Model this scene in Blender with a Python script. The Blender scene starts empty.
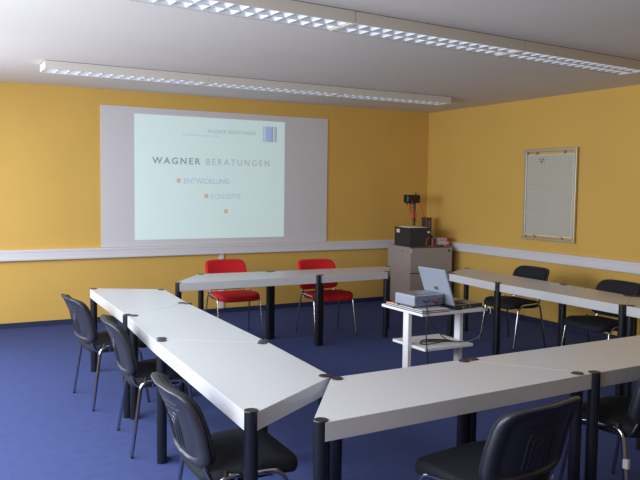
import bpy, bmesh, math, random
from mathutils import Vector, Matrix

# ---------------------------------------------------------------- camera
S = bpy.context.scene
C = S.collection
PI = math.pi
CAM = (-6.6737, -8.8971, 1.6372)
F_PX, YAW, PITCH, ROLL = 734.7, 0.49963, 0.0715, 0.0125
cam_data = bpy.data.cameras.new('camera')
cam = bpy.data.objects.new('camera', cam_data)
C.objects.link(cam)
fw = Vector((math.sin(YAW)*math.cos(PITCH), math.cos(YAW)*math.cos(PITCH), -math.sin(PITCH)))
rt = Vector((math.cos(YAW), -math.sin(YAW), 0))
up = rt.cross(fw)
rt2 = rt*math.cos(ROLL) + up*math.sin(ROLL)
up2 = -rt*math.sin(ROLL) + up*math.cos(ROLL)
m = Matrix((rt2, up2, -fw)).transposed().to_4x4()
m.translation = Vector(CAM)
cam.matrix_world = m
cam_data.sensor_width = 36
cam_data.lens = F_PX/640*36
cam_data.clip_start = 0.05
S.camera = cam

# ---------------------------------------------------------------- world, light, exposure
S.view_settings.view_transform = 'Standard'
S.view_settings.look = 'None'
S.view_settings.gamma = 1
S.view_settings.use_curve_mapping = False
S.view_settings.exposure = 0.0
w = bpy.data.worlds.new('world'); S.world = w
w.use_nodes = True
bg = w.node_tree.nodes['Background']
bg.inputs['Color'].default_value = (0.75, 0.87, 1.0, 1)
bg.inputs['Strength'].default_value = 1.2

H = 2.7575                      # ceiling height
XL, YF = -7.9, -10.4            # window wall, wall behind the camera
WINS = [(-3.1, -1.1), (-5.5, -3.5), (-7.9, -5.9)]
WZ0, WZ1 = 0.9, 2.5
DAY = 113.0
for (y0, y1) in WINS:           # daylight entering by the three windows of the left wall
    ld = bpy.data.lights.new('window_daylight', 'AREA')
    ld.shape = 'RECTANGLE'; ld.size = (WZ1-WZ0)-0.14; ld.size_y = (y1-y0)-0.14
    ld.energy = DAY; ld.color = (0.88, 0.94, 1.0)
    lo = bpy.data.objects.new('window_daylight', ld); C.objects.link(lo)
    lo.location = (XL+0.36, (y0+y1)/2, (WZ0+WZ1)/2)
    lo.rotation_euler = (0, -PI/2 + math.radians(24), 0)     # the sky sends its light in from above

# ---------------------------------------------------------------- materials
def mat(name, col, rough=0.6, metal=0.0, var=0.0, vscale=8.0, bump=0.0, bscale=200.0, spec=0.5, coat=0.0, emis=None, es=0.0):
    M = bpy.data.materials.new(name); M.use_nodes = True
    nt = M.node_tree; b = nt.nodes['Principled BSDF']
    b.inputs['Base Color'].default_value = (*col, 1)
    b.inputs['Roughness'].default_value = rough
    b.inputs['Metallic'].default_value = metal
    b.inputs['Specular IOR Level'].default_value = spec
    b.inputs['Coat Weight'].default_value = coat
    if emis:
        b.inputs['Emission Color'].default_value = (*emis, 1)
        b.inputs['Emission Strength'].default_value = es
    tc = nt.nodes.new('ShaderNodeTexCoord')
    if var > 0:
        n = nt.nodes.new('ShaderNodeTexNoise'); n.inputs['Scale'].default_value = vscale
        n.inputs['Detail'].default_value = 6
        r = nt.nodes.new('ShaderNodeMapRange')
        r.inputs['From Min'].default_value = 0.3; r.inputs['From Max'].default_value = 0.7
        r.inputs['To Min'].default_value = 1-var; r.inputs['To Max'].default_value = 1+var
        mx = nt.nodes.new('ShaderNodeVectorMath'); mx.operation = 'SCALE'
        mx.inputs[0].default_value = col
        nt.links.new(tc.outputs['Object'], n.inputs['Vector'])
        nt.links.new(n.outputs['Fac'], r.inputs['Value'])
        nt.links.new(r.outputs['Result'], mx.inputs['Scale'])
        nt.links.new(mx.outputs['Vector'], b.inputs['Base Color'])
    if bump > 0:
        n2 = nt.nodes.new('ShaderNodeTexNoise'); n2.inputs['Scale'].default_value = bscale
        bp = nt.nodes.new('ShaderNodeBump'); bp.inputs['Strength'].default_value = bump
        bp.inputs['Distance'].default_value = 0.003
        nt.links.new(tc.outputs['Object'], n2.inputs['Vector'])
        nt.links.new(n2.outputs['Fac'], bp.inputs['Height'])
        nt.links.new(bp.outputs['Normal'], b.inputs['Normal'])
    return M

M = dict(
    wall=mat('yellow_wall_paint', (0.655, 0.405, 0.095), 0.85, var=0.03, vscale=1.5, bump=0.25, bscale=120),
    ceil=mat('white_ceiling_paint', (0.68, 0.64, 0.62), 0.9, var=0.02, vscale=1.2),
    carpet=mat('blue_carpet', (0.055, 0.074, 0.200), 0.95, var=0.07, vscale=14, bump=0.9, bscale=350, spec=0.1),
    base=mat('dark_blue_baseboard', (0.015, 0.022, 0.07), 0.6),
    trunk=mat('pale_grey_plastic', (0.68, 0.66, 0.69), 0.45),
    top=mat('light_grey_laminate', (0.545, 0.545, 0.565), 0.26, var=0.012, vscale=60),
    black=mat('black_lacquered_steel', (0.008, 0.009, 0.014), 0.32),
    cap=mat('black_plastic_cap', (0.010, 0.010, 0.010), 0.38),
    chrome=mat('chrome', (0.42, 0.42, 0.46), 0.16, metal=1.0),
    shell=mat('black_plastic_shell', (0.022, 0.024, 0.034), 0.40, bump=0.25, bscale=500),
    blackfab=mat('anthracite_fabric', (0.012, 0.013, 0.019), 0.8, var=0.15, vscale=90, bump=0.4, bscale=700, spec=0.3),
    redfab=mat('red_fabric', (0.52, 0.010, 0.014), 0.8, var=0.08, vscale=90, bump=0.4, bscale=700, spec=0.3),
    redshell=mat('red_fabric_back', (0.52, 0.010, 0.014), 0.75),
    white=mat('white_lacquer', (0.74, 0.74, 0.76), 0.35),
    board=mat('matt_white_board', (0.64, 0.62, 0.65), 0.7),
    cab=mat('beige_grey_cabinet', (0.34, 0.30, 0.29), 0.5),
    gap=mat('dark_gap', (0.02, 0.018, 0.018), 0.8),
    dark=mat('dark_grey_metal', (0.022, 0.024, 0.030), 0.45),
    silver=mat('silver_plastic', (0.36, 0.39, 0.48), 0.35, metal=0.3),
    greyplas=mat('grey_blue_plastic', (0.17, 0.20, 0.32), 0.4),
    alu=mat('brushed_aluminium', (0.55, 0.50, 0.42), 0.35, metal=0.7),
    paper=mat('white_paper', (0.72, 0.72, 0.70), 0.8),
    redcab=mat('red_cable', (0.62, 0.03, 0.012), 0.5),
    orange=mat('orange_cable', (0.55, 0.12, 0.03), 0.5),
    redcard=mat('red_card', (0.55, 0.02, 0.04), 0.6),
    darkred=mat('dark_red_plastic', (0.20, 0.012, 0.02), 0.5),
    housing=mat('cream_lamp_housing', (0.64, 0.60, 0.54), 0.5),
    louvre=mat('satin_white_louvre', (0.74, 0.76, 0.81), 0.45),
    tube=mat('fluorescent_tube_off', (0.80, 0.80, 0.80), 0.3),
    teal=mat('teal_label', (0.12, 0.34, 0.36), 0.4),
    frame=mat('white_window_frame', (0.75, 0.75, 0.75), 0.4),
    magenta=mat('wine_red_cover', (0.14, 0.01, 0.02), 0.5),
)
gl = bpy.data.materials.new('window_glass'); gl.use_nodes = True
gb = gl.node_tree.nodes['Principled BSDF']
gb.inputs['Transmission Weight'].default_value = 1; gb.inputs['Roughness'].default_value = 0.0
gb.inputs['IOR'].default_value = 1.1
M['glass'] = gl

# ---------------------------------------------------------------- helpers
def tag(o, label=None, cat=None, group=None, kind=None):
    if label: o['label'] = label
    if cat: o['category'] = cat
    if group: o['group'] = group
    if kind: o['kind'] = kind
    return o

def empty(name, loc=(0, 0, 0), rz=0.0):
    o = bpy.data.objects.new(name, None); C.objects.link(o)
    o.location = loc; o.rotation_euler = (0, 0, rz); o.empty_display_size = 0.1
    return o

def obj(name, bm, material, parent=None, smooth=False, bevel=0.0, seg=2, angle=0.6):
    bmesh.ops.recalc_face_normals(bm, faces=bm.faces[:])
    me = bpy.data.meshes.new(name); bm.to_mesh(me); bm.free()
    o = bpy.data.objects.new(name, me); C.objects.link(o)
    me.materials.append(M[material] if isinstance(material, str) else material)
    if smooth:
        for p in me.polygons: p.use_smooth = True
        me.set_sharp_from_angle(angle=math.radians(40))
    if bevel > 0:
        b = o.modifiers.new('bevel', 'BEVEL'); b.width = bevel; b.segments = seg
        b.limit_method = 'ANGLE'; b.angle_limit = angle
    if parent: o.parent = parent
    return o

def struct(name, bm, material, parent=None, **k):
    o = obj(name, bm, material, parent, **k)
    if not parent: o['kind'] = 'structure'
    return o

def box(bm, x0, x1, y0, y1, z0, z1, mtx=None):
    vs = [bm.verts.new(Vector(p)) for p in ((x0, y0, z0), (x1, y0, z0), (x1, y1, z0), (x0, y1, z0),
                                              (x0, y0, z1), (x1, y0, z1), (x1, y1, z1), (x0, y1, z1))]
    if mtx:
        for v in vs: v.co = mtx @ v.co
    for f in ((0, 3, 2, 1), (4, 5, 6, 7), (0, 1, 5, 4), (1, 2, 6, 5), (2, 3, 7, 6), (3, 0, 4, 7)):
        bm.faces.new([vs[i] for i in f])
    return vs

def bx(*a, mtx=None):
    bm = bmesh.new(); box(bm, *a, mtx=mtx); return bm

def prism(bm, pts, z0, z1):
    a = [bm.verts.new((p[0], p[1], z0)) for p in pts]
    b = [bm.verts.new((p[0], p[1], z1)) for p in pts]
    n = len(pts)
    bm.faces.new(a[::-1]); bm.faces.new(b)
    for i in range(n): bm.faces.new((a[i], a[(i+1) % n], b[(i+1) % n], b[i]))

def cyl(bm, c, r, z0, z1, n=28, r1=None):
    r1 = r if r1 is None else r1
    a = [bm.verts.new((c[0]+r*math.cos(2*PI*i/n), c[1]+r*math.sin(2*PI*i/n), z0)) for i in range(n)]
    b = [bm.verts.new((c[0]+r1*math.cos(2*PI*i/n), c[1]+r1*math.sin(2*PI*i/n), z1)) for i in range(n)]
    bm.faces.new(a[::-1]); bm.faces.new(b)
    for i in range(n): bm.faces.new((a[i], a[(i+1) % n], b[(i+1) % n], b[i]))

def smooth_path(pts, n=6):
    P = [Vector(p) for p in pts]
    P = [P[0]*2-P[1]] + P + [P[-1]*2-P[-2]]
    out = []
    for i in range(1, len(P)-2):
        for k in range(n):
            t = k/n
            out.append(0.5*((2*P[i]) + (P[i+1]-P[i-1])*t + (2*P[i-1]-5*P[i]+4*P[i+1]-P[i+2])*t*t
                            + (3*P[i]-P[i-1]-3*P[i+1]+P[i+2])*t**3))
    out.append(P[-2])
    return out

def fillet(pts, r, n=6):
    P = [Vector(p) for p in pts]; out = [P[0]]
    for i in range(1, len(P)-1):
        a = (P[i-1]-P[i]).normalized(); b = (P[i+1]-P[i]).normalized()
        d = min(r, (P[i-1]-P[i]).length*0.45, (P[i+1]-P[i]).length*0.45)
        p0 = P[i]+a*d; p1 = P[i]+b*d
        for k in range(n+1):
            t = k/n
            out.append(p0*(1-t)**2 + P[i]*2*t*(1-t) + p1*t*t)
    out.append(P[-1])
    return out

def tube(bm, path, r, n=10, r2=None, side=None):
    """round (or oval, r x r2) tube along a path"""
    path = [Vector(p) for p in path]
    r2 = r if r2 is None else r2
    ref = Vector(side) if side else None
    rings = []; prev = None
    for i, p in enumerate(path):
        a = path[max(i-1, 0)]; b = path[min(i+1, len(path)-1)]
        t = (b-a).normalized()
        if prev is None:
            u = ref if ref else (Vector((0, 0, 1)) if abs(t.z) < 0.9 else Vector((1, 0, 0)))
        else: u = prev
        u = (u - t*u.dot(t)).normalized(); prev = u
        v = t.cross(u)
        rings.append([bm.verts.new(p + u*r*math.cos(2*PI*k/n) + v*r2*math.sin(2*PI*k/n)) for k in range(n)])
    for i in range(len(rings)-1):
        for k in range(n):
            bm.faces.new((rings[i][k], rings[i][(k+1) % n], rings[i+1][(k+1) % n], rings[i+1][k]))
    bm.faces.new(rings[0][::-1]); bm.faces.new(rings[-1])

def pad(bm, w, d, t, fn, e=4.0, N=56, puff=0.012, groove=None):
    """closed cushion: super-elliptic outline w x d, thickness t, then fn(x, y, z) bends it"""
    prof = []                                         # (scale, z)
    for s in (0.0, 0.25, 0.5, 0.7, 0.8, 0.86, 0.9): prof.append((s, -t/2))
    K = 7
    for k in range(K+1):
        a = -PI/2 + PI*k/K
        prof.append((1-0.06+0.06*math.cos(a), t/2*math.sin(a)))
    for s in (0.9, 0.86, 0.8, 0.7, 0.5, 0.25, 0.0): prof.append((s, t/2))
    rings = []
    for (s, z) in prof:
        zz = z
        if z > 0: zz = z + puff*(1-min(1, s)**2.5)*(1 if z > 0 else 0)
        if z < 0 and groove: zz = z + groove(s)
        if s == 0:
            rings.append([bm.verts.new(fn(0, 0, zz))]); continue
        r = []
        for k in range(N):
            a = 2*PI*k/N; c, q = math.cos(a), math.sin(a)
            x = math.copysign(abs(c)**(2/e), c)*w/2*s; y = math.copysign(abs(q)**(2/e), q)*d/2*s
            r.append(bm.verts.new(fn(x, y, zz)))
        rings.append(r)
    for i in range(len(rings)-1):
        A, B = rings[i], rings[i+1]
        for k in range(N):
            if len(A) == 1: bm.faces.new((A[0], B[k], B[(k+1) % N]))
            elif len(B) == 1: bm.faces.new((A[k], B[0], A[(k+1) % N]))
            else: bm.faces.new((A[k], B[k], B[(k+1) % N], A[(k+1) % N]))

def copy_tree(o, parent=None):
    c = o.copy(); C.objects.link(c)
    if parent: c.parent = parent
    for ch in list(o.children): copy_tree(ch, c)
    return c

# ---------------------------------------------------------------- the room
struct('floor', bx(XL, 0, YF, 0, -0.1, 0), 'carpet')
struct('ceiling', bx(XL-0.2, 0.2, YF-0.2, 0.2, H, H+0.15), 'ceil')
struct('wall_back', bx(XL-0.2, 0.2, 0, 0.2, -0.1, H), 'wall')
struct('wall_right', bx(0, 0.2, YF, 0, -0.1, H), 'wall')
struct('wall_front', bx(XL-0.2, 0.2, YF-0.2, YF, -0.1, H), 'wall')
bm = bmesh.new()
box(bm, XL-0.2, XL, YF, 0, -0.1, WZ0); box(bm, XL-0.2, XL, YF, 0, WZ1, H)
ys = sorted([YF, 0] + [v for p in WINS for v in p])
for k in range(0, len(ys), 2): box(bm, XL-0.2, XL, ys[k], ys[k+1], WZ0, WZ1)
struct('wall_left', bm, 'wall')
for i, (y0, y1) in enumerate(WINS):
    bm = bmesh.new()
    t = 0.06; X0, X1 = XL-0.12, XL-0.05
    box(bm, X0, X1, y0, y1, WZ0, WZ0+t); box(bm, X0, X1, y0, y1, WZ1-t, WZ1)
    ym = (y0+y1)/2
    for a, b in ((y0, y0+t), (ym-t/2, ym+t/2), (y1-t, y1)): box(bm, X0, X1, a, b, WZ0+t, WZ1-t)
    wf = struct('window_%d' % (i+1), bm, 'frame')
    pn = obj('window_pane', bx(XL-0.09, XL-0.085, y0+t, y1-t, WZ0+t, WZ1-t), 'glass', wf)

struct('baseboard_back', bx(XL, 0, -0.014, 0, 0, 0.06), 'base')
struct('baseboard_right', bx(-0.014, 0, YF, -0.014, 0, 0.06), 'base')

RT, RB, RD = 0.893, 0.767, 0.055                     # cable trunking on both walls
def trunking(name, along_x):
    prof = [(0, RT-0.004), (RD-0.006, RT-0.004), (RD, RT-0.012), (RD, RT-0.03), (RD-0.004, RT-0.034), (RD-0.004, RB+0.034),
            (RD, RB+0.03), (RD, RB+0.008), (RD-0.006, RB), (0, RB)]
    bm = bmesh.new()
    a, b = (XL, -RD) if along_x else (YF, -0.001)
    def P(d, s, z): return (s, -d, z) if along_x else (-d, s, z)
    A = [bm.verts.new(P(d, a, z)) for d, z in prof]; B = [bm.verts.new(P(d, b, z)) for d, z in prof]
    n = len(prof); bm.faces.new(A); bm.faces.new(B[::-1])
    for i in range(n): bm.faces.new((A[i], A[(i+1) % n], B[(i+1) % n], B[i]))
    struct(name, bm, 'trunk')
trunking('trim_1', True); trunking('trim_2', False)
struct('trim_3', bx(-3.292, -3.24, -0.022, 0, 0.06, RB), 'trunk')     # riser down to the floor

# ---------------------------------------------------------------- projection board and slide
def face_quad(x0, x1, z0, z1, y): 
    return bx(x0, x1, y, y+0.0006, z0, z1)
bd = tag(empty('projection_board', (-3.25, 0, RT)), 'large matt white rectangle on the yellow back wall carrying the projected slide', 'projection board')
def on(parent, o):
    o.parent = parent; o.matrix_parent_inverse = Matrix.Translation(-Vector(parent.location)); return o
on(bd, obj('board_surface', bx(-4.782, -1.723, -0.012, -0.0005, RT-0.001, 2.573), 'board'))
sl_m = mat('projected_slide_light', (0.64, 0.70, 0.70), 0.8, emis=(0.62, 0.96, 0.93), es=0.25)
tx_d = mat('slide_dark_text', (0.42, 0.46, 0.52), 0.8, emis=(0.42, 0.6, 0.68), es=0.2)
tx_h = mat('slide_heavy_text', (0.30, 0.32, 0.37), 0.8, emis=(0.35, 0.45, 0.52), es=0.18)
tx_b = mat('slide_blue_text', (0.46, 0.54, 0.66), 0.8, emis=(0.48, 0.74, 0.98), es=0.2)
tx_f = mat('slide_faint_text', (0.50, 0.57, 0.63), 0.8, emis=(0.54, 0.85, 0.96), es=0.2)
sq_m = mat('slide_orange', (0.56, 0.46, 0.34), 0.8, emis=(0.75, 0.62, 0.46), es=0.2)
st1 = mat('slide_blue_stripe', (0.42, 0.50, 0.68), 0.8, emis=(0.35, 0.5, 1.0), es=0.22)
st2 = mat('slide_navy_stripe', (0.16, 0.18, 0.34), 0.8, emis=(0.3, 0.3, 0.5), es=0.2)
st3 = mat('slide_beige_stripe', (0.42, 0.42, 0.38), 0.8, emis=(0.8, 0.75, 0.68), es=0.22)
SL = (-4.385, -2.378, 0.9715, 2.495)
slide = on(bd, obj('projected_slide', face_quad(SL[0], SL[1], SL[2], SL[3], -0.0135), sl_m))
Mt = slide.matrix_parent_inverse.copy()
def sub(o, yy):
    o.parent = slide
    return o
def text(name, s, x, z, width, height, material, bold=0.0, space=1.0):
    cu = bpy.data.curves.new(name, 'FONT'); cu.body = s; cu.size = 1.0; cu.space_character = space
    cu.offset = bold; cu.extrude = 0.0003
    o = bpy.data.objects.new(name, cu); C.objects.link(o); cu.materials.append(material)
    bpy.context.view_layer.update()
    wd, ht = o.dimensions.x, o.dimensions.y
    sx, sz = width/wd, height/ht
    o.rotation_euler = (PI/2, 0, 0); o.scale = (sx, sz, 1)
    o.location = (x, -0.0145, z)
    bpy.context.view_layer.update()
    me = bpy.data.meshes.new_from_object(o.evaluated_get(bpy.context.evaluated_depsgraph_get()))
    t = bpy.data.objects.new(name, me); C.objects.link(t)
    t.location, t.rotation_euler, t.scale = o.location, o.rotation_euler, o.scale
    t.parent = slide
    bpy.data.objects.remove(o); t.name = name
    return t
text('title_text', 'WAGNER', -4.165, 1.905, 0.615, 0.082, tx_h, 0.022, 1.35)
text('title_text', 'BERATUNGEN', -3.485, 1.905, 0.875, 0.078, tx_d, 0.0, 1.4)
text('header_text', 'WAGNER BERATUNGEN', -3.46, 2.305, 0.66, 0.046, tx_d, 0.005, 1.3)
text('subtitle_text', 'Entwicklung Konzepte Training', -3.78, 2.26, 0.47, 0.030, tx_b, 0.0, 1.0)
text('topic_text', 'ENTWICKLUNG', -3.775, 1.665, 0.60, 0.068, tx_b, 0.01, 1.0)
text('topic_text', 'KONZEPTE', -3.42, 1.475, 0.41, 0.066, tx_f, 0.01, 1.0)
for x, z in ((-3.835, 1.70), (-3.475, 1.508), (-3.21, 1.315)):
    o = obj('bullet_square', face_quad(x-0.025, x+0.025, z-0.026, z+0.026, -0.0146), sq_m, slide)
for x0, x1, mm in ((-2.692, -2.675, st1), (-2.662, -2.60, st1), (-2.60, -2.570, st1), (-2.568, -2.556, st2), (-2.540, -2.522, st3), (-2.514, -2.502, st2)):
    o = obj('logo_stripe', face_quad(x0, x1, 2.225, 2.425, -0.0146), mm, slide)

# ---------------------------------------------------------------- ceiling lights
LW, LH, LL = 0.30, 0.078, 1.563
def make_light():
    r = empty('ceiling_light')
    bm = bmesh.new(); t = 0.012
    box(bm, 0.001, LL-0.001, 0, t, -LH, -0.004); box(bm, 0.001, LL-0.001, LW-t, LW, -LH, -0.004)
    box(bm, 0.001, LL-0.001, t, LW-t, -0.012, -0.004)
    box(bm, 0.001, 0.012, t, LW-t, -LH, -0.012); box(bm, LL-0.012, LL-0.001, t, LW-t, -LH, -0.012)
    obj('housing', bm, 'housing', r)
    obj('reflector', bx(0.013, LL-0.013, 0.013, LW-0.013, -0.036, -0.034), 'louvre', r)
    obj('ceiling_gasket', bx(0.0, LL, 0.004, LW-0.004, -0.004, 0), 'gap', r)
    bm = bmesh.new()                                  # V-shaped long reflectors and cross blades
    def wedge(p0, p1, side, wt, wb, z0, z1):
        p0, p1, side = Vector(p0), Vector(p1), Vector(side)
        q = []
        for p in (p0, p1):
            q += [bm.verts.new(p - side*wb/2 + Vector((0, 0, z0))), bm.verts.new(p + side*wb/2 + Vector((0, 0, z0))),
                  bm.verts.new(p + side*wt/2 + Vector((0, 0, z1))), bm.verts.new(p - side*wt/2 + Vector((0, 0, z1)))]
        for f in ((0, 1, 2, 3), (7, 6, 5, 4), (0, 4, 5, 1), (1, 5, 6, 2), (2, 6, 7, 3), (3, 7, 4, 0)):
            bm.faces.new([q[i] for i in f])
    zb, zt = -LH+0.002, -0.036
    wedge((0.012, LW/2, 0), (LL-0.012, LW/2, 0), (0, 1, 0), 0.060, 0.012, zb, zt)
    for s in (0.024, LW-0.024): wedge((0.012, s, 0), (LL-0.012, s, 0), (0, 1, 0), 0.030, 0.006, zb, zt)
    n = 15
    for i in range(n+1):
        x = 0.03 + (LL-0.06)*i/n
        for a, b in ((0.024, LW/2-0.004), (LW/2+0.004, LW-0.024)):
            wedge((x, a, 0), (x, b, 0), (1, 0, 0), 0.070, 0.006, zb+0.002, zt)
    obj('louvre', bm, 'louvre', r)
    return r
light0 = make_light()
rows = [(-1.735, [-5.645, -4.082, -2.519], 'louvred ceiling lights in the row near the back wall'),
        (-4.685, [-7.338, -5.775, -4.212, -2.649], 'louvred ceiling lights in the near row')]
labels = {
    (0, 0): 'unlit louvred ceiling light at the left end of the row nearest the back wall',
    (0, 1): 'unlit louvred ceiling light in the middle of the row nearest the back wall',
    (0, 2): 'unlit louvred ceiling light at the right end of the row nearest the back wall',
    (1, 0): 'louvred ceiling light furthest left in the nearer row, almost out of frame',
    (1, 1): 'louvred ceiling light cut by the top edge, left in the nearer row',
    (1, 2): 'louvred ceiling light in the nearer row, second from the right end',
    (1, 3): 'louvred ceiling light at the right end of the nearer row'}
first = True
for ri, (y, xs, grp) in enumerate(rows):
    rot = (0.0155, 0.079)[ri]
    for k, x in enumerate(xs):
        r = light0 if first else copy_tree(light0)
        first = False
        r.location = (x, y + (x+2.4)*math.tan(rot), H); r.rotation_euler = (0, 0, rot)
        tag(r, labels[(ri, k)], 'ceiling light', grp)

# ---------------------------------------------------------------- tables
TH, TT, LR = 0.73, 0.078, 0.0295
J = dict(a=(-5.385, -2.320), b=(-4.807, -2.635), c=(-4.863, -3.440), d=(-5.423, -3.829), e=(-4.900, -5.030), f=(-5.479, -4.673),
         g=(-4.946, -5.868), h3=(-5.545, -6.262), g4=(-4.964, -5.890), h4=(-5.378, -6.470), i=(-4.148, -5.870), j=(-3.753, -6.391),
         k=(-2.615, -5.835), l=(-2.96, -6.37),
         ba=(-4.625, -2.310), bb=(-4.160, -1.684), bc=(-3.041, -2.300), bd=(-3.392, -1.734), be=(-2.189, -2.262), bf=(-1.845, -1.790),
         ra=(-1.684, -2.653), rb=(-1.122, -2.262), rc=(-1.765, -3.470), rd=(-1.197, -3.850), re=(-1.771, -4.998), rf=(-1.254, -4.628),
         rg=(-1.81, -5.83), rh=(-1.27, -6.15))
SEAMS = {'dc', 'fe', 'ji', 'bcbd', 'rcrd', 'rerf', 'cd', 'ef', 'ij', 'bdbc', 'rdrc', 'rfre'}
def table(keys, label, inset={}):
    P = [Vector((*J[k], 0)) for k in keys]
    K = list(keys)
    area = sum(P[i].x*P[(i+1) % 4].y - P[(i+1) % 4].x*P[i].y for i in range(4))
    if area < 0: P = P[::-1]; K = K[::-1]
    cen = sum(P, Vector((0, 0, 0)))/4
    r = empty('conference_table', (cen.x, cen.y, 0))
    tag(r, label, 'table', 'trapezoid conference tables set in a ring')
    P = [p-cen for p in P]
    out = []; centres = []
    for i in range(4):
        p = P[i]; a = (P[i-1]-p).normalized(); b = (P[(i+1) % 4]-p).normalized()
        ang = a.angle(b); half = ang/2
        R = LR+0.001
        seam = a if K[i-1]+K[i] in SEAMS else (b if K[i]+K[(i+1) % 4] in SEAMS else None)
        tlen = R/math.tan(half)
        if seam is None:
            centres.append(p + (a+b).normalized()*(R/math.sin(half)))
        else:
            other = b if seam is a else a
            nrm = (other - seam*other.dot(seam)).normalized()
            ins = inset.get(K[i], 0.031)
            centres.append(p + seam*ins + nrm*R)
            if ins*math.sin(ang) + R*math.cos(ang)*(-1) > R*0.95: tlen = 0.0    # leg stands fully under the top
        e = 0.0008                                   # hairline between neighbouring tops
        q = p + (a+b).normalized()*(e/math.sin(half))
        if tlen > 0: out += [q + a*tlen, q + b*tlen]
        else: out.append(q)
    bm = bmesh.new(); prism(bm, [(q.x, q.y) for q in out], TH-TT, TH)
    obj('tabletop', bm, 'top', r, bevel=0.0012, seg=1)
    for c in centres:
        bm = bmesh.new(); cyl(bm, (c.x, c.y), LR, 0.0, TH+0.001)
        lg = obj('leg', bm, 'black', r, smooth=True)
        bm = bmesh.new(); cyl(bm, (c.x, c.y), LR+0.0008, TH+0.001, TH+0.004, r1=LR-0.001)
        obj('leg_cap', bm, 'cap', lg, smooth=True)
    return r
table(['a', 'd', 'c', 'b'], 'pale grey trapezoid table farthest back in the left row, nearest the projection board')
table(['d', 'f', 'e', 'c'], 'pale grey trapezoid table in the middle of the left row, its short side outwards', {'f': 0.040})
table(['f', 'h3', 'g', 'e'], 'pale grey table at the near end of the left row, free black corner leg', {'f': 0.057})
table(['h4', 'j', 'i', 'g4'], 'large pale grey trapezoid table in the foreground, chair back in front of it', {'j': 0.068, 'i': 0.018})
table(['j', 'l', 'k', 'i'], 'pale grey trapezoid table in the foreground row running out at the right edge', {'j': -0.008, 'i': 0.050})
table(['ba', 'bc', 'bd', 'bb'], 'pale grey trapezoid table in the back row in front of the left red chair')
table(['bc', 'be', 'bf', 'bd'], 'pale grey trapezoid table in the back row in front of the right red chair')
table(['ra', 'rc', 'rd', 'rb'], 'trapezoid table at the far end of the right row, beside the filing cabinet')
table(['rc', 're', 'rf', 'rd'], 'trapezoid table in the middle of the right row between both black chairs')
table(['re', 'rg', 'rh', 'rf'], 'trapezoid table at the near end of the right row, cut by the right edge')

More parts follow.
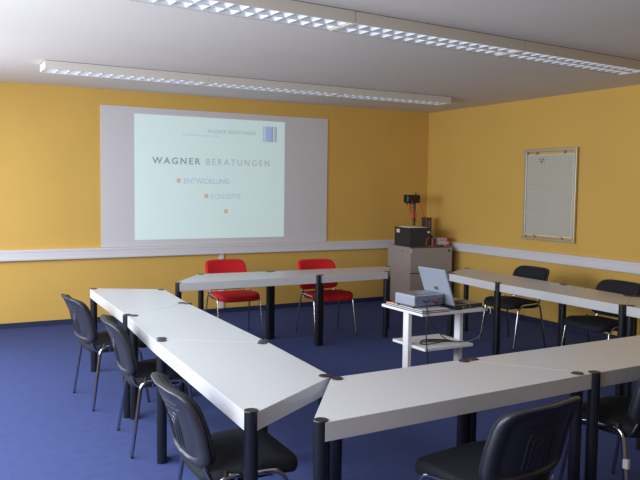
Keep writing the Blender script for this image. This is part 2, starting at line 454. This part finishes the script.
# ---------------------------------------------------------------- chairs
def make_chair(fab, shell, armless=True):
    r = empty('visitor_chair')
    # seat: x right, y forward
    def seat_fn(x, y, z):
        yy = y/0.21
        drop = 0.060*max(0, yy-0.40)**1.5 + 0.018*max(0, abs(x)/0.235-0.5)**2
        dip = -0.012*(1-(x/0.235)**2)*(1-yy*yy*0.5) if z > 0 else 0
        wd = 1 - 0.05*max(0, -yy)
        return Vector((x*wd, y+0.015, 0.450+z - drop + dip + 0.012*yy))
    bm = bmesh.new(); pad(bm, 0.480, 0.45, 0.064, seat_fn, e=5.0, puff=0.016)
    obj('seat', bm, fab, r, smooth=True)
    bm = bmesh.new(); pad(bm, 0.44, 0.38, 0.018, lambda x, y, z: Vector((x, y+0.015, 0.420+z+0.012*y/0.21)), e=3.6, puff=0)
    obj('seat_pan', bm, 'shell', r, smooth=True)
    # back: x right, v up, z thickness (positive = towards the sitter)
    bh = 0.345
    def back_fn(off):
        def f(x, v, z):
            q = v/(bh/2)
            wd = 1.0 - 0.02*q - 0.02*max(0, -q)**3
            curve = 0.040*(x/0.235)**2                       # concave towards the sitter
            lean = -0.080*(q+1)/2 - 0.020*max(0, q-0.2)**2
            lumb = 0.014*(1-(q+0.3)**2)
            return Vector((x*wd, -0.232 + lean + curve + lumb + (z+off), 0.645 + v*0.96))
        return f
    bm = bmesh.new(); pad(bm, 0.476, bh-0.015, 0.030, back_fn(0.018), e=6.5, puff=0.010)
    obj('back_cushion', bm, fab, r, smooth=True)
    bm = bmesh.new()
    def gr(s):
        if s < 0.79: return 0.0
        if s < 0.83: return 0.005
        return -0.003
    pad(bm, 0.492, bh, 0.032, back_fn(-0.006), e=6.5, puff=0.0, groove=gr)
    fb = back_fn(-0.022)
    for k, (hw, top) in enumerate(((0.022, -0.005), (0.052, 0.020), (0.082, 0.045))):   # nested moulded ribs
        pts = [(-hw, -0.11), (-hw, top-0.01), (-hw+0.01, top), (hw-0.01, top), (hw, top-0.01), (hw, -0.11)]
        tube(bm, fillet([fb(a, b, 0.0) for a, b in pts], 0.01, 2), 0.0028, 6)
    for v in (0.098, 0.072):
        tube(bm, [fb(-0.14+0.028*k, v, 0.0) for k in range(11)], 0.003, 6)
    obj('back_shell', bm, shell, r, smooth=True)
    # frame: two inverted-U sides (legs), uprights, cross bars
    for s in (-1, 1):
        pts = [(s*0.272, -0.215, 0.008), (s*0.246, -0.150, 0.455), (s*0.244, 0.135, 0.440), (s*0.258, 0.205, 0.008)]
        bm = bmesh.new(); P = fillet(pts, 0.06, 7)
        tube(bm, P, 0.0115, 10, r2=0.0075, side=(0, 1, 0))
        lf = obj('leg_loop', bm, 'chrome', r, smooth=True)
        for f in (pts[0], pts[-1]):
            bm = bmesh.new(); cyl(bm, (f[0], f[1]), 0.0095, 0.0, 0.012, 14)
            obj('foot_glide', bm, 'cap', lf, smooth=True)
        bm = bmesh.new()
        up_ = fillet([(s*0.215, 0.02, 0.414), (s*0.213, -0.175, 0.412), (s*0.190, -0.208, 0.50), (s*0.185, -0.220, 0.57)], 0.05, 7)
        tube(bm, up_, 0.011, 10, r2=0.007, side=(1, 0, 0))
        obj('back_upright', bm, 'chrome', r, smooth=True)
        bm = bmesh.new(); cyl(bm, (s*0.246, -0.125), 0.012, 0.455, 0.478, 14, r1=0.008)
        obj('stacking_knob', bm, 'cap', r, smooth=True)
    bm = bmesh.new()
    for y in (-0.08, 0.09): tube(bm, fillet([(-0.245, y, 0.446), (-0.215, y, 0.408), (0.215, y, 0.408), (0.245, y, 0.446)], 0.02, 3), 0.009, 8, side=(0, 1, 0))
    obj('cross_bar', bm, 'chrome', r, smooth=True)
    return r
blk = make_chair('blackfab', 'shell'); red = make_chair('redfab', 'redshell')
# direction the chair faces: rz=0 -> +y ; rz=-90deg -> +x
D = math.radians
chairs = [
    (blk, -5.405, -3.25, -86, 'black chair farthest back in the left row, nearest the back wall', 'black chairs along the left tables'),
    (blk, -5.35, -4.33, -95, 'black chair in the middle of the left row, partly tucked under the tables', 'black chairs along the left tables'),
    (blk, -5.465, -5.91, -92, 'nearest black chair of the left row, bottom left foreground', 'black chairs along the left tables'),
    (blk, -4.575, -6.55, 8, 'large black chair seen from behind at the foreground table', 'black chairs along the foreground tables'),
    (blk, -3.40, -6.30, 7, 'black chair at the bottom right edge, small white tag on its chrome leg', 'black chairs along the foreground tables'),
    (blk, -1.15, -3.07, 90, 'black chair behind the right row, nearer to the filing cabinet', 'black chairs along the right wall'),
    (blk, -1.30, -4.33, 90, 'black chair behind the right row, cut by the right edge of the photo', 'black chairs along the right wall'),
    (red, -3.66, -1.42, 180, 'red chair on the left, in front of the white board, behind the back tables', 'red chairs behind the back tables'),
    (red, -2.69, -1.78, 180, 'red chair on the right, nearer the filing cabinet, behind the back tables', 'red chairs behind the back tables'),
]
used = set(); roots = []
for src, x, y, rz, lab, grp in chairs:
    o = copy_tree(src) if id(src) in used else src
    used.add(id(src))
    o.location = (x, y, 0); o.rotation_euler = (0, 0, D(rz))
    tag(o, lab, 'chair', grp); roots.append(o)
tg = obj('leg_tag', bx(-0.260-0.010, -0.260+0.010, -0.188-0.014, -0.188+0.014, 0.27, 0.315), 'paper', roots[4]); tg['label'] = 'small white paper tag on the chrome leg'

# ---------------------------------------------------------------- filing cabinet in the corner
CH = 0.84; CW, CD = 0.68, 0.60
cabinet = tag(empty('filing_cabinet', (-0.849, -0.773, 0), D(-4)), 'grey beige filing cabinet with drawers in the room corner', 'cabinet')
obj('body', bx(0, CW, 0, CD, 0.05, CH), 'cab', cabinet, bevel=0.003)
obj('plinth', bx(0.01, CW-0.01, 0.015, CD-0.01, 0, 0.05), 'gap', cabinet)
for z0, z1 in ((0.065, 0.478), (0.490, 0.828)):
    d = obj('drawer', bx(0.006, CW-0.006, -0.016, -0.0005, z0, z1), 'cab', cabinet, bevel=0.002)
    obj('drawer_gap', bx(0.006, CW-0.006, -0.003, 0.0, z1, z1+0.010), 'gap', d)
bm = bmesh.new(); tube(bm, [(CW-0.06, -0.024, 0.785), (CW-0.06, -0.015, 0.785)], 0.014, 16)
obj('lock', bm, 'gap', cabinet, smooth=True)
bm = bmesh.new(); tube(bm, [(-0.004, 0.20, 0.785), (0.001, 0.20, 0.785)], 0.010, 16)
obj('cable_hole', bm, 'gap', cabinet, smooth=True)
obj('corner_sticker', bx(0.004, 0.022, -0.0175, -0.016, 0.77, 0.82), 'paper', cabinet)

def cabp(x, y, z=0): 
    v = Matrix.Rotation(D(-4), 3, 'Z') @ Vector((x, y, z)); return (v.x-0.849, v.y-0.773, v.z+CH)
# overhead projector
OX, OY = 0.012, 0.030
ohp = tag(empty('overhead_projector', cabp(OX, OY), D(-4)), 'black overhead projector with its arm up on the filing cabinet', 'projector')
obj('housing', bx(0, 0.34, 0, 0.41, 0.0, 0.262), 'dark', ohp, bevel=0.006)
obj('stage_glass', bx(0.02, 0.30, 0.03, 0.34, 0.262, 0.267), 'paper', ohp)
obj('type_label', bx(-0.0015, 0.0, 0.27, 0.35, 0.185, 0.235), 'paper', ohp)
obj('corner_label', bx(0.28, 0.32, -0.0015, 0.0, 0.19, 0.215), 'paper', ohp)
obj('side_seam', bx(0.0, 0.338, -0.0015, 0.0, 0.152, 0.158), 'gap', ohp)
bm = bmesh.new(); tube(bm, [(0.295, 0.375, 0.25), (0.295, 0.375, 0.64)], 0.019, 12)
obj('arm_post', bm, 'black', ohp, smooth=True)
hd = obj('projection_head', bx(0.12, 0.335, 0.27, 0.40, 0.595, 0.71), 'black', ohp, bevel=0.022, seg=4)
bm = bmesh.new(); cyl(bm, (0.185, 0.335), 0.045, 0.573, 0.595, 24)
obj('lens', bm, 'cap', hd, smooth=True)
bm = bmesh.new(); cyl(bm, (0.29, 0.335), 0.012, 0.71, 0.735, 12); obj('focus_knob', bm, 'cap', hd, smooth=True)
sh = tag(obj('paper_sheet', bx(0, 0.21, 0, 0.297, 0, 0.005), 'paper'), 'white papers lying on top of the black overhead projector', 'papers')
sh.location = cabp(OX+0.03, OY+0.03, 0.268); sh.rotation_euler = (0, 0, D(-8))
def cable(name, pts, r, material, label, cat='cable', n=6):
    bm = bmesh.new(); tube(bm, smooth_path(pts, n), r, 8)
    return tag(obj(name, bm, material, smooth=True), label, cat)
hp = lambda x, y, z: cabp(OX+x, OY+y, z)
cable('red_cable', [hp(0.19, 0.262, 0.62), hp(0.15, 0.25, 0.54), hp(0.17, 0.24, 0.46), hp(0.13, 0.24, 0.50), hp(0.16, 0.25, 0.55), hp(0.21, 0.245, 0.48),
                    hp(0.20, 0.24, 0.40), hp(0.17, 0.24, 0.36), hp(0.23, 0.25, 0.40), hp(0.22, 0.245, 0.48), hp(0.255, 0.25, 0.44), hp(0.25, 0.26, 0.36), hp(0.26, 0.24, 0.32)],
      0.0055, 'redcab', 'tangled red cable hanging from the head of the overhead projector')
cable('red_cable', [hp(0.30, 0.262, 0.64), hp(0.34, 0.255, 0.56), hp(0.365, 0.25, 0.44), hp(0.42, 0.25, 0.36), hp(0.425, 0.25, 0.20), hp(0.42, 0.25, 0.012)],
      0.0040, 'redcab', 'single red cable in a long loop right of the overhead projector arm')
bk = tag(empty('ring_binder', cabp(0.525, 0.40), D(-4)), 'narrow dark binder standing upright behind the overhead projector', 'binder')
obj('cover', bx(0, 0.075, 0, 0.15, 0, 0.385), mat('dark_brown_cover', (0.07, 0.05, 0.045), 0.6), bk, bevel=0.003)
obj('spine_label', bx(0.02, 0.05, -0.0015, 0, 0.20, 0.34), mat('grey_spine_label', (0.16, 0.15, 0.15), 0.6), bk)
gb_ = tag(empty('small_bottle', cabp(0.405, 0.085)), 'small grey bottle between the overhead projector and the red and white box', 'bottle')
bm = bmesh.new(); cyl(bm, (0, 0), 0.024, 0, 0.10, 20); cyl(bm, (0, 0), 0.024, 0.10, 0.125, 20, r1=0.010); obj('bottle_body', bm, mat('grey_bottle', (0.20, 0.20, 0.27), 0.3), gb_, smooth=True)
bm = bmesh.new(); cyl(bm, (0, 0), 0.012, 0.125, 0.155, 16); obj('bottle_cap', bm, 'dark', gb_, smooth=True)
cable('orange_cable', [hp(0.30, -0.012, 0.13), hp(0.27, -0.014, 0.10), hp(0.25, -0.014, 0.05), hp(0.27, -0.012, 0.016), hp(0.32, -0.016, 0.006), hp(0.355, -0.012, 0.03), hp(0.352, -0.01, 0.10), hp(0.37, -0.01, 0.05), hp(0.362, -0.016, 0.006), hp(0.40, -0.018, 0.006)],
      0.0045, 'orange', 'thin orange cable curling beside the overhead projector')
pbx = tag(empty('cardboard_box', cabp(0.50, 0.055), D(-4)), 'white box with a bright red end on the right of the cabinet top', 'box')
obj('carton', bx(0, 0.165, 0, 0.13, 0, 0.115), mat('box_white', (0.55, 0.50, 0.50), 0.6), pbx, bevel=0.002)
obj('red_panel', bx(0.125, 0.1665, -0.0015, 0.131, 0.0, 0.1165), 'redcard', pbx)
obj('printed_label', bx(0.136, 0.158, -0.0025, -0.0014, 0.03, 0.06), 'paper', pbx)
for k in range(3): obj('print_mark', bx(0.010+0.036*k, 0.032+0.036*k, -0.0015, 0, 0.080, 0.095), mat('grey_print', (0.15, 0.15, 0.2), 0.7), pbx)
stp = tag(obj('stapler', bx(0, 0.125, 0, 0.035, 0, 0.025), 'darkred', bevel=0.006), 'flat dark red stapler lying in front of the red and white box', 'stapler')
stp.location = cabp(0.435, 0.012); stp.rotation_euler = (0, 0, D(-4))

# ---------------------------------------------------------------- flipchart frame on the right wall
fr = tag(empty('flipchart_frame', (0, -2.44, 1.03)), 'aluminium flipchart frame with squared paper hung on the yellow right wall', 'flipchart')
def fo(name, bm, mm, parent, **k): return obj(name, bm, mm, parent, **k)
Y0, Y1 = -0.425, 0.415; ZH = 1.105
for yy in (Y0, Y1-0.052): 
    bm = bmesh.new(); box(bm, -0.045, -0.012, yy, yy+0.026, 0, ZH); box(bm, -0.036, -0.016, yy+0.030, yy+0.048, 0.03, ZH-0.03)
    fo('side_rail', bm, 'alu', fr, bevel=0.003)
fo('top_rail', bx(-0.05, -0.012, Y0-0.004, Y1+0.004, ZH-0.035, ZH), 'alu', fr, bevel=0.003)
fo('bottom_rail', bx(-0.05, -0.012, Y0-0.004, Y1+0.004, 0, 0.03), 'alu', fr, bevel=0.003)
for yy in (Y0+0.01, Y1-0.03):
    for zz in (0.01, ZH-0.03): fo('wall_bracket', bx(-0.012, 0, yy, yy+0.02, zz, zz+0.02), 'dark', fr)
gm = bpy.data.materials.new('squared_paper'); gm.use_nodes = True
nt = gm.node_tree; b = nt.nodes['Principled BSDF']; b.inputs['Roughness'].default_value = 0.8
tc = nt.nodes.new('ShaderNodeTexCoord'); sx = nt.nodes.new('ShaderNodeSeparateXYZ'); nt.links.new(tc.outputs['Object'], sx.inputs[0])
outs = []
for ax in ('Y', 'Z'):
    mu = nt.nodes.new('ShaderNodeMath'); mu.operation = 'MULTIPLY'; mu.inputs[1].default_value = 1/0.025
    fr_ = nt.nodes.new('ShaderNodeMath'); fr_.operation = 'FRACT'; lt = nt.nodes.new('ShaderNodeMath'); lt.operation = 'LESS_THAN'; lt.inputs[1].default_value = 0.22
    nt.links.new(sx.outputs[ax], mu.inputs[0]); nt.links.new(mu.outputs[0], fr_.inputs[0]); nt.links.new(fr_.outputs[0], lt.inputs[0]); outs.append(lt)
mxm = nt.nodes.new('ShaderNodeMath'); mxm.operation = 'MAXIMUM'
nt.links.new(outs[0].outputs[0], mxm.inputs[0]); nt.links.new(outs[1].outputs[0], mxm.inputs[1])
mc = nt.nodes.new('ShaderNodeMix'); mc.data_type = 'RGBA'
mc.inputs['A'].default_value = (0.55, 0.52, 0.45, 1); mc.inputs['B'].default_value = (0.36, 0.35, 0.30, 1)
nt.links.new(mxm.outputs[0], mc.inputs['Factor']); nt.links.new(mc.outputs['Result'], b.inputs['Base Color'])
fo('squared_paper', bx(-0.034, -0.030, Y0+0.06, Y1-0.055, 0.06, ZH-0.075), gm, fr)
fo('paper_border', bx(-0.030, -0.026, Y0+0.052, Y1-0.047, 0.052, ZH-0.067), 'paper', fr)
for yy in (-0.22, 0.22):
    for z0 in (ZH-0.08, 0.03): fo('paper_clip', bx(-0.036, -0.025, yy-0.012, yy+0.012, z0, z0+0.045), 'alu', fr)
bm = bmesh.new()
for yy, zz in ((0.16, 0.985), (0.13, 0.975), (0.10, 0.985), (0.14, 0.955), (0.11, 0.955), (0.085, 0.97), (0.12, 0.935)):
    box(bm, -0.0350, -0.034, yy-0.010, yy+0.008, zz-0.006, zz+0.006)
fo('pen_marks', bm, 'gap', fr)

# ---------------------------------------------------------------- projector cart
cart = tag(empty('projector_cart', (-3.04, -4.235, 0), D(0.5)), 'white two-shelf projector cart in the middle of the room', 'cart')
CT = 0.70
obj('top_shelf', bx(-0.345, 0.295, -0.245, 0.300, CT-0.022, CT), 'white', cart, bevel=0.002)
obj('lower_shelf', bx(-0.2825, 0.1925, -0.205, 0.225, 0.398, 0.42), 'white', cart, bevel=0.002)
for s in (-1, 1):
    x = -0.045 + s*0.257
    pz = obj('post', bx(x-0.0175, x+0.0175, -0.035, 0.035, 0.07, CT-0.022), 'white', cart, bevel=0.004)
    obj('shelf_bracket', bx(min(x, x-s*0.037), max(x, x-s*0.037), -0.025, 0.025, 0.385, 0.398), 'white', pz)
    obj('foot_bar', bx(x-0.02, x+0.02, -0.24, 0.24, 0.055, 0.085), 'white', cart, bevel=0.004)
    for yy in (-0.21, 0.21):
        bm = bmesh.new(); tube(bm, [(x-0.012, yy, 0.0275), (x+0.012, yy, 0.0275)], 0.0275, 20)
        cst = obj('castor', bm, 'cap', cart, smooth=True)
cm = Matrix.Translation((-3.04, -4.235, 0)) @ Matrix.Rotation(D(0.5), 4, 'Z')
def cp(x, y, z): return tuple(cm @ Vector((x, y, z)))
# magazines at the left edge
z = CT
for k, (mm, dx, lab) in enumerate(((mat('black_cover', (0.02, 0.02, 0.03), 0.4), 0.0, 'black covered magazine at the bottom of the pile under the data projector'),
                                   ('paper', 0.004, 'white booklet in the middle of the pile under the data projector'),
                                   ('magenta', 0.001, 'wine red booklet near the top of the pile under the data projector'),
                                   (mat('pale_cover', (0.62, 0.64, 0.68), 0.4), 0.006, 'pale magazine on top of the pile, directly under the data projector'))):
    bmk = tag(obj('magazine', bx(-0.115, 0.14, -0.258, 0.22, 0, 0.006), mm, bevel=0.0008), lab, 'magazine', 'magazines under the data projector')
    bmk.location = cp(-0.233+dx*0.5, 0.013, z+0.0003); bmk.rotation_euler = (0, 0, D(0.5-0.2*k)); z += 0.0063
zt = z+0.0005
pc = tag(obj('orange_card', bx(0, 0.075, 0, 0.06, 0, 0.003), mat('orange_card', (0.60, 0.16, 0.04), 0.5)), 'small orange card on the magazines left of the data projector', 'card')
pc.location = cp(-0.335, 0.15, zt); pc.rotation_euler = (0, 0, D(12))
# data projector
dp = tag(empty('data_projector', cp(-0.215, -0.025, zt+0.0005), D(3)), 'silver grey data projector on the white cart beside the laptop', 'projector')
obj('case', bx(-0.145, 0.145, -0.120, 0.120, 0.014, 0.098), 'silver', dp, bevel=0.010, seg=3)
obj('rear_panel', bx(-0.136, 0.136, -0.1225, -0.120, 0.020, 0.092), 'greyplas', dp)
obj('top_cover', bx(-0.133, 0.133, -0.108, 0.108, 0.098, 0.0995), mat('taupe_cover', (0.22, 0.20, 0.20), 0.4), dp)
bm = bmesh.new(); cyl(bm, (0.04, -0.01), 0.065, 0.0995, 0.1015, 32)
for v in bm.verts: v.co.y *= 0.8
obj('control_panel', bm, 'teal', dp, smooth=True)
bm = bmesh.new(); tube(bm, [(-0.07, 0.12, 0.06), (-0.07, 0.14, 0.06)], 0.032, 24); obj('lens_barrel', bm, 'dark', dp, smooth=True)
for x in (-0.125, 0.125):
    for y in (-0.095, 0.095):
        bm = bmesh.new(); cyl(bm, (x, y), 0.012, 0, 0.016, 14); obj('foot', bm, 'cap', dp, smooth=True)
for x, zz, r in ((-0.055, 0.052, 0.008), (-0.02, 0.045, 0.007), (0.005, 0.055, 0.006)):
    bm = bmesh.new(); tube(bm, [(x, -0.126, zz), (x, -0.122, zz)], r, 14); obj('socket', bm, 'gap', dp, smooth=True)
for x in (0.10, 0.125):
    for zz in (0.035, 0.058): obj('socket', bx(x-0.008, x+0.008, -0.124, -0.122, zz-0.005, zz+0.005), 'gap', dp)
obj('red_switch', bx(0.050, 0.080, -0.125, -0.122, 0.030, 0.054), 'redcard', dp)
# laptop
lt_ = tag(empty('laptop', cp(-0.012, -0.045, CT), D(4)), 'open silver laptop on the right of the white cart, lid seen from behind', 'laptop')
LWD = 0.160
bs = obj('base', bx(0, 0.295, -LWD, LWD, 0.004, 0.034), 'dark', lt_, bevel=0.004)
obj('keyboard_deck', bx(0.006, 0.289, -LWD+0.006, LWD-0.006, 0.034, 0.0355), mat('laptop_deck', (0.30, 0.26, 0.24), 0.4), bs)
obj('keyboard', bx(0.035, 0.155, -LWD+0.025, LWD-0.025, 0.0355, 0.038), 'gap', bs)
obj('touchpad', bx(0.185, 0.245, -0.04, 0.04, 0.0355, 0.0365), 'dark', bs)
for y in (-0.10, -0.03): obj('side_port', bx(0.05-y, 0.07-y, -LWD-0.001, -LWD, 0.014, 0.022), 'alu', bs)
obj('port_light', bx(0.115, 0.125, -LWD-0.0012, -LWD, 0.016, 0.022), mat('amber_mark', (0.6, 0.18, 0.02), 0.5), bs)
tilt = Matrix.Translation((0.004, 0, 0.034)) @ Matrix.Rotation(D(-21), 4, 'Y')
lid = obj('lid', bx(-0.009, 0.005, -LWD, LWD, 0.0, 0.303, mtx=tilt), 'silver', lt_, bevel=0.004, seg=3)
scr_m = mat('laptop_screen', (0.02, 0.02, 0.03), 0.2, emis=(0.5, 0.85, 0.8), es=0.5)
obj('screen', bx(0.005, 0.0058, -LWD+0.015, LWD-0.015, 0.015, 0.257, mtx=tilt), scr_m, lid)
bm = bmesh.new()
for a in ((-0.022, -0.014, 0.122, 0.148), (-0.014, -0.004, 0.140, 0.148), (-0.004, 0.004, 0.122, 0.148), (0.004, 0.020, 0.122, 0.129), (0.012, 0.020, 0.129, 0.148), (0.004, 0.012, 0.141, 0.148), (-0.014, -0.004, 0.122, 0.128)):
    box(bm, -0.0100, -0.0090, a[0], a[1], a[2], a[3], mtx=tilt)
obj('lid_logo', bm, 'gap', lid)
# cables on the cart
cable('power_cable', [cp(-0.26, -0.156, CT+0.080), cp(-0.275, -0.19, CT+0.075), cp(-0.30, -0.24, CT+0.042), cp(-0.312, -0.262, CT+0.0), cp(-0.318, -0.262, CT-0.06), cp(-0.315, -0.262, 0.50), cp(-0.30, -0.268, 0.35), cp(-0.29, -0.28, 0.18), cp(-0.27, -0.30, 0.03), cp(-0.22, -0.33, 0.006), cp(-0.10, -0.38, 0.006)],
      0.0045, 'cap', 'black power cable dropping from the data projector to the floor')
zc = 0.426
cable('coiled_cable', [cp(-0.25, -0.20, CT-0.028), cp(-0.235, -0.205, CT-0.08), cp(-0.18, -0.205, 0.56), cp(-0.08, -0.195, 0.48), cp(0.02, -0.17, zc+0.02), cp(0.10, -0.10, zc), cp(0.02, -0.02, zc), cp(-0.10, 0.01, zc), cp(-0.20, -0.03, zc), cp(-0.20, -0.09, zc), cp(-0.08, -0.09, zc+0.002), cp(0.03, -0.07, zc+0.006), cp(0.05, -0.01, zc), cp(-0.08, 0.03, zc+0.006), cp(-0.17, 0.0, zc+0.006),
               cp(-0.12, -0.06, zc+0.008), cp(0.04, -0.10, zc+0.004), cp(0.14, -0.13, zc), cp(0.19, -0.17, zc+0.01), cp(0.24, -0.22, 0.48), cp(0.265, -0.248, 0.58), cp(0.262, -0.264, 0.66), cp(0.26, -0.262, CT), cp(0.25, -0.238, CT+0.006)],
      0.0042, 'cap', 'black cable coiled on the lower shelf of the white cart')
cable('video_cable', [cp(-0.19, -0.156, CT+0.080), cp(-0.17, -0.175, CT+0.065), cp(-0.12, -0.190, CT+0.034), cp(-0.10, -0.195, CT+0.034), cp(-0.03, -0.215, CT+0.014), cp(0.04, -0.232, CT+0.006)],
      0.0055, 'cap', 'short black video cable between data projector and laptop')
cable('usb_cable', [cp(0.305, -0.235, CT+0.004), cp(0.308, -0.250, CT+0.004), cp(0.31, -0.259, CT), cp(0.311, -0.261, CT-0.02), cp(0.312, -0.261, CT-0.04)], 0.003, 'paper', 'short white cable end hanging over the cart edge near the laptop')
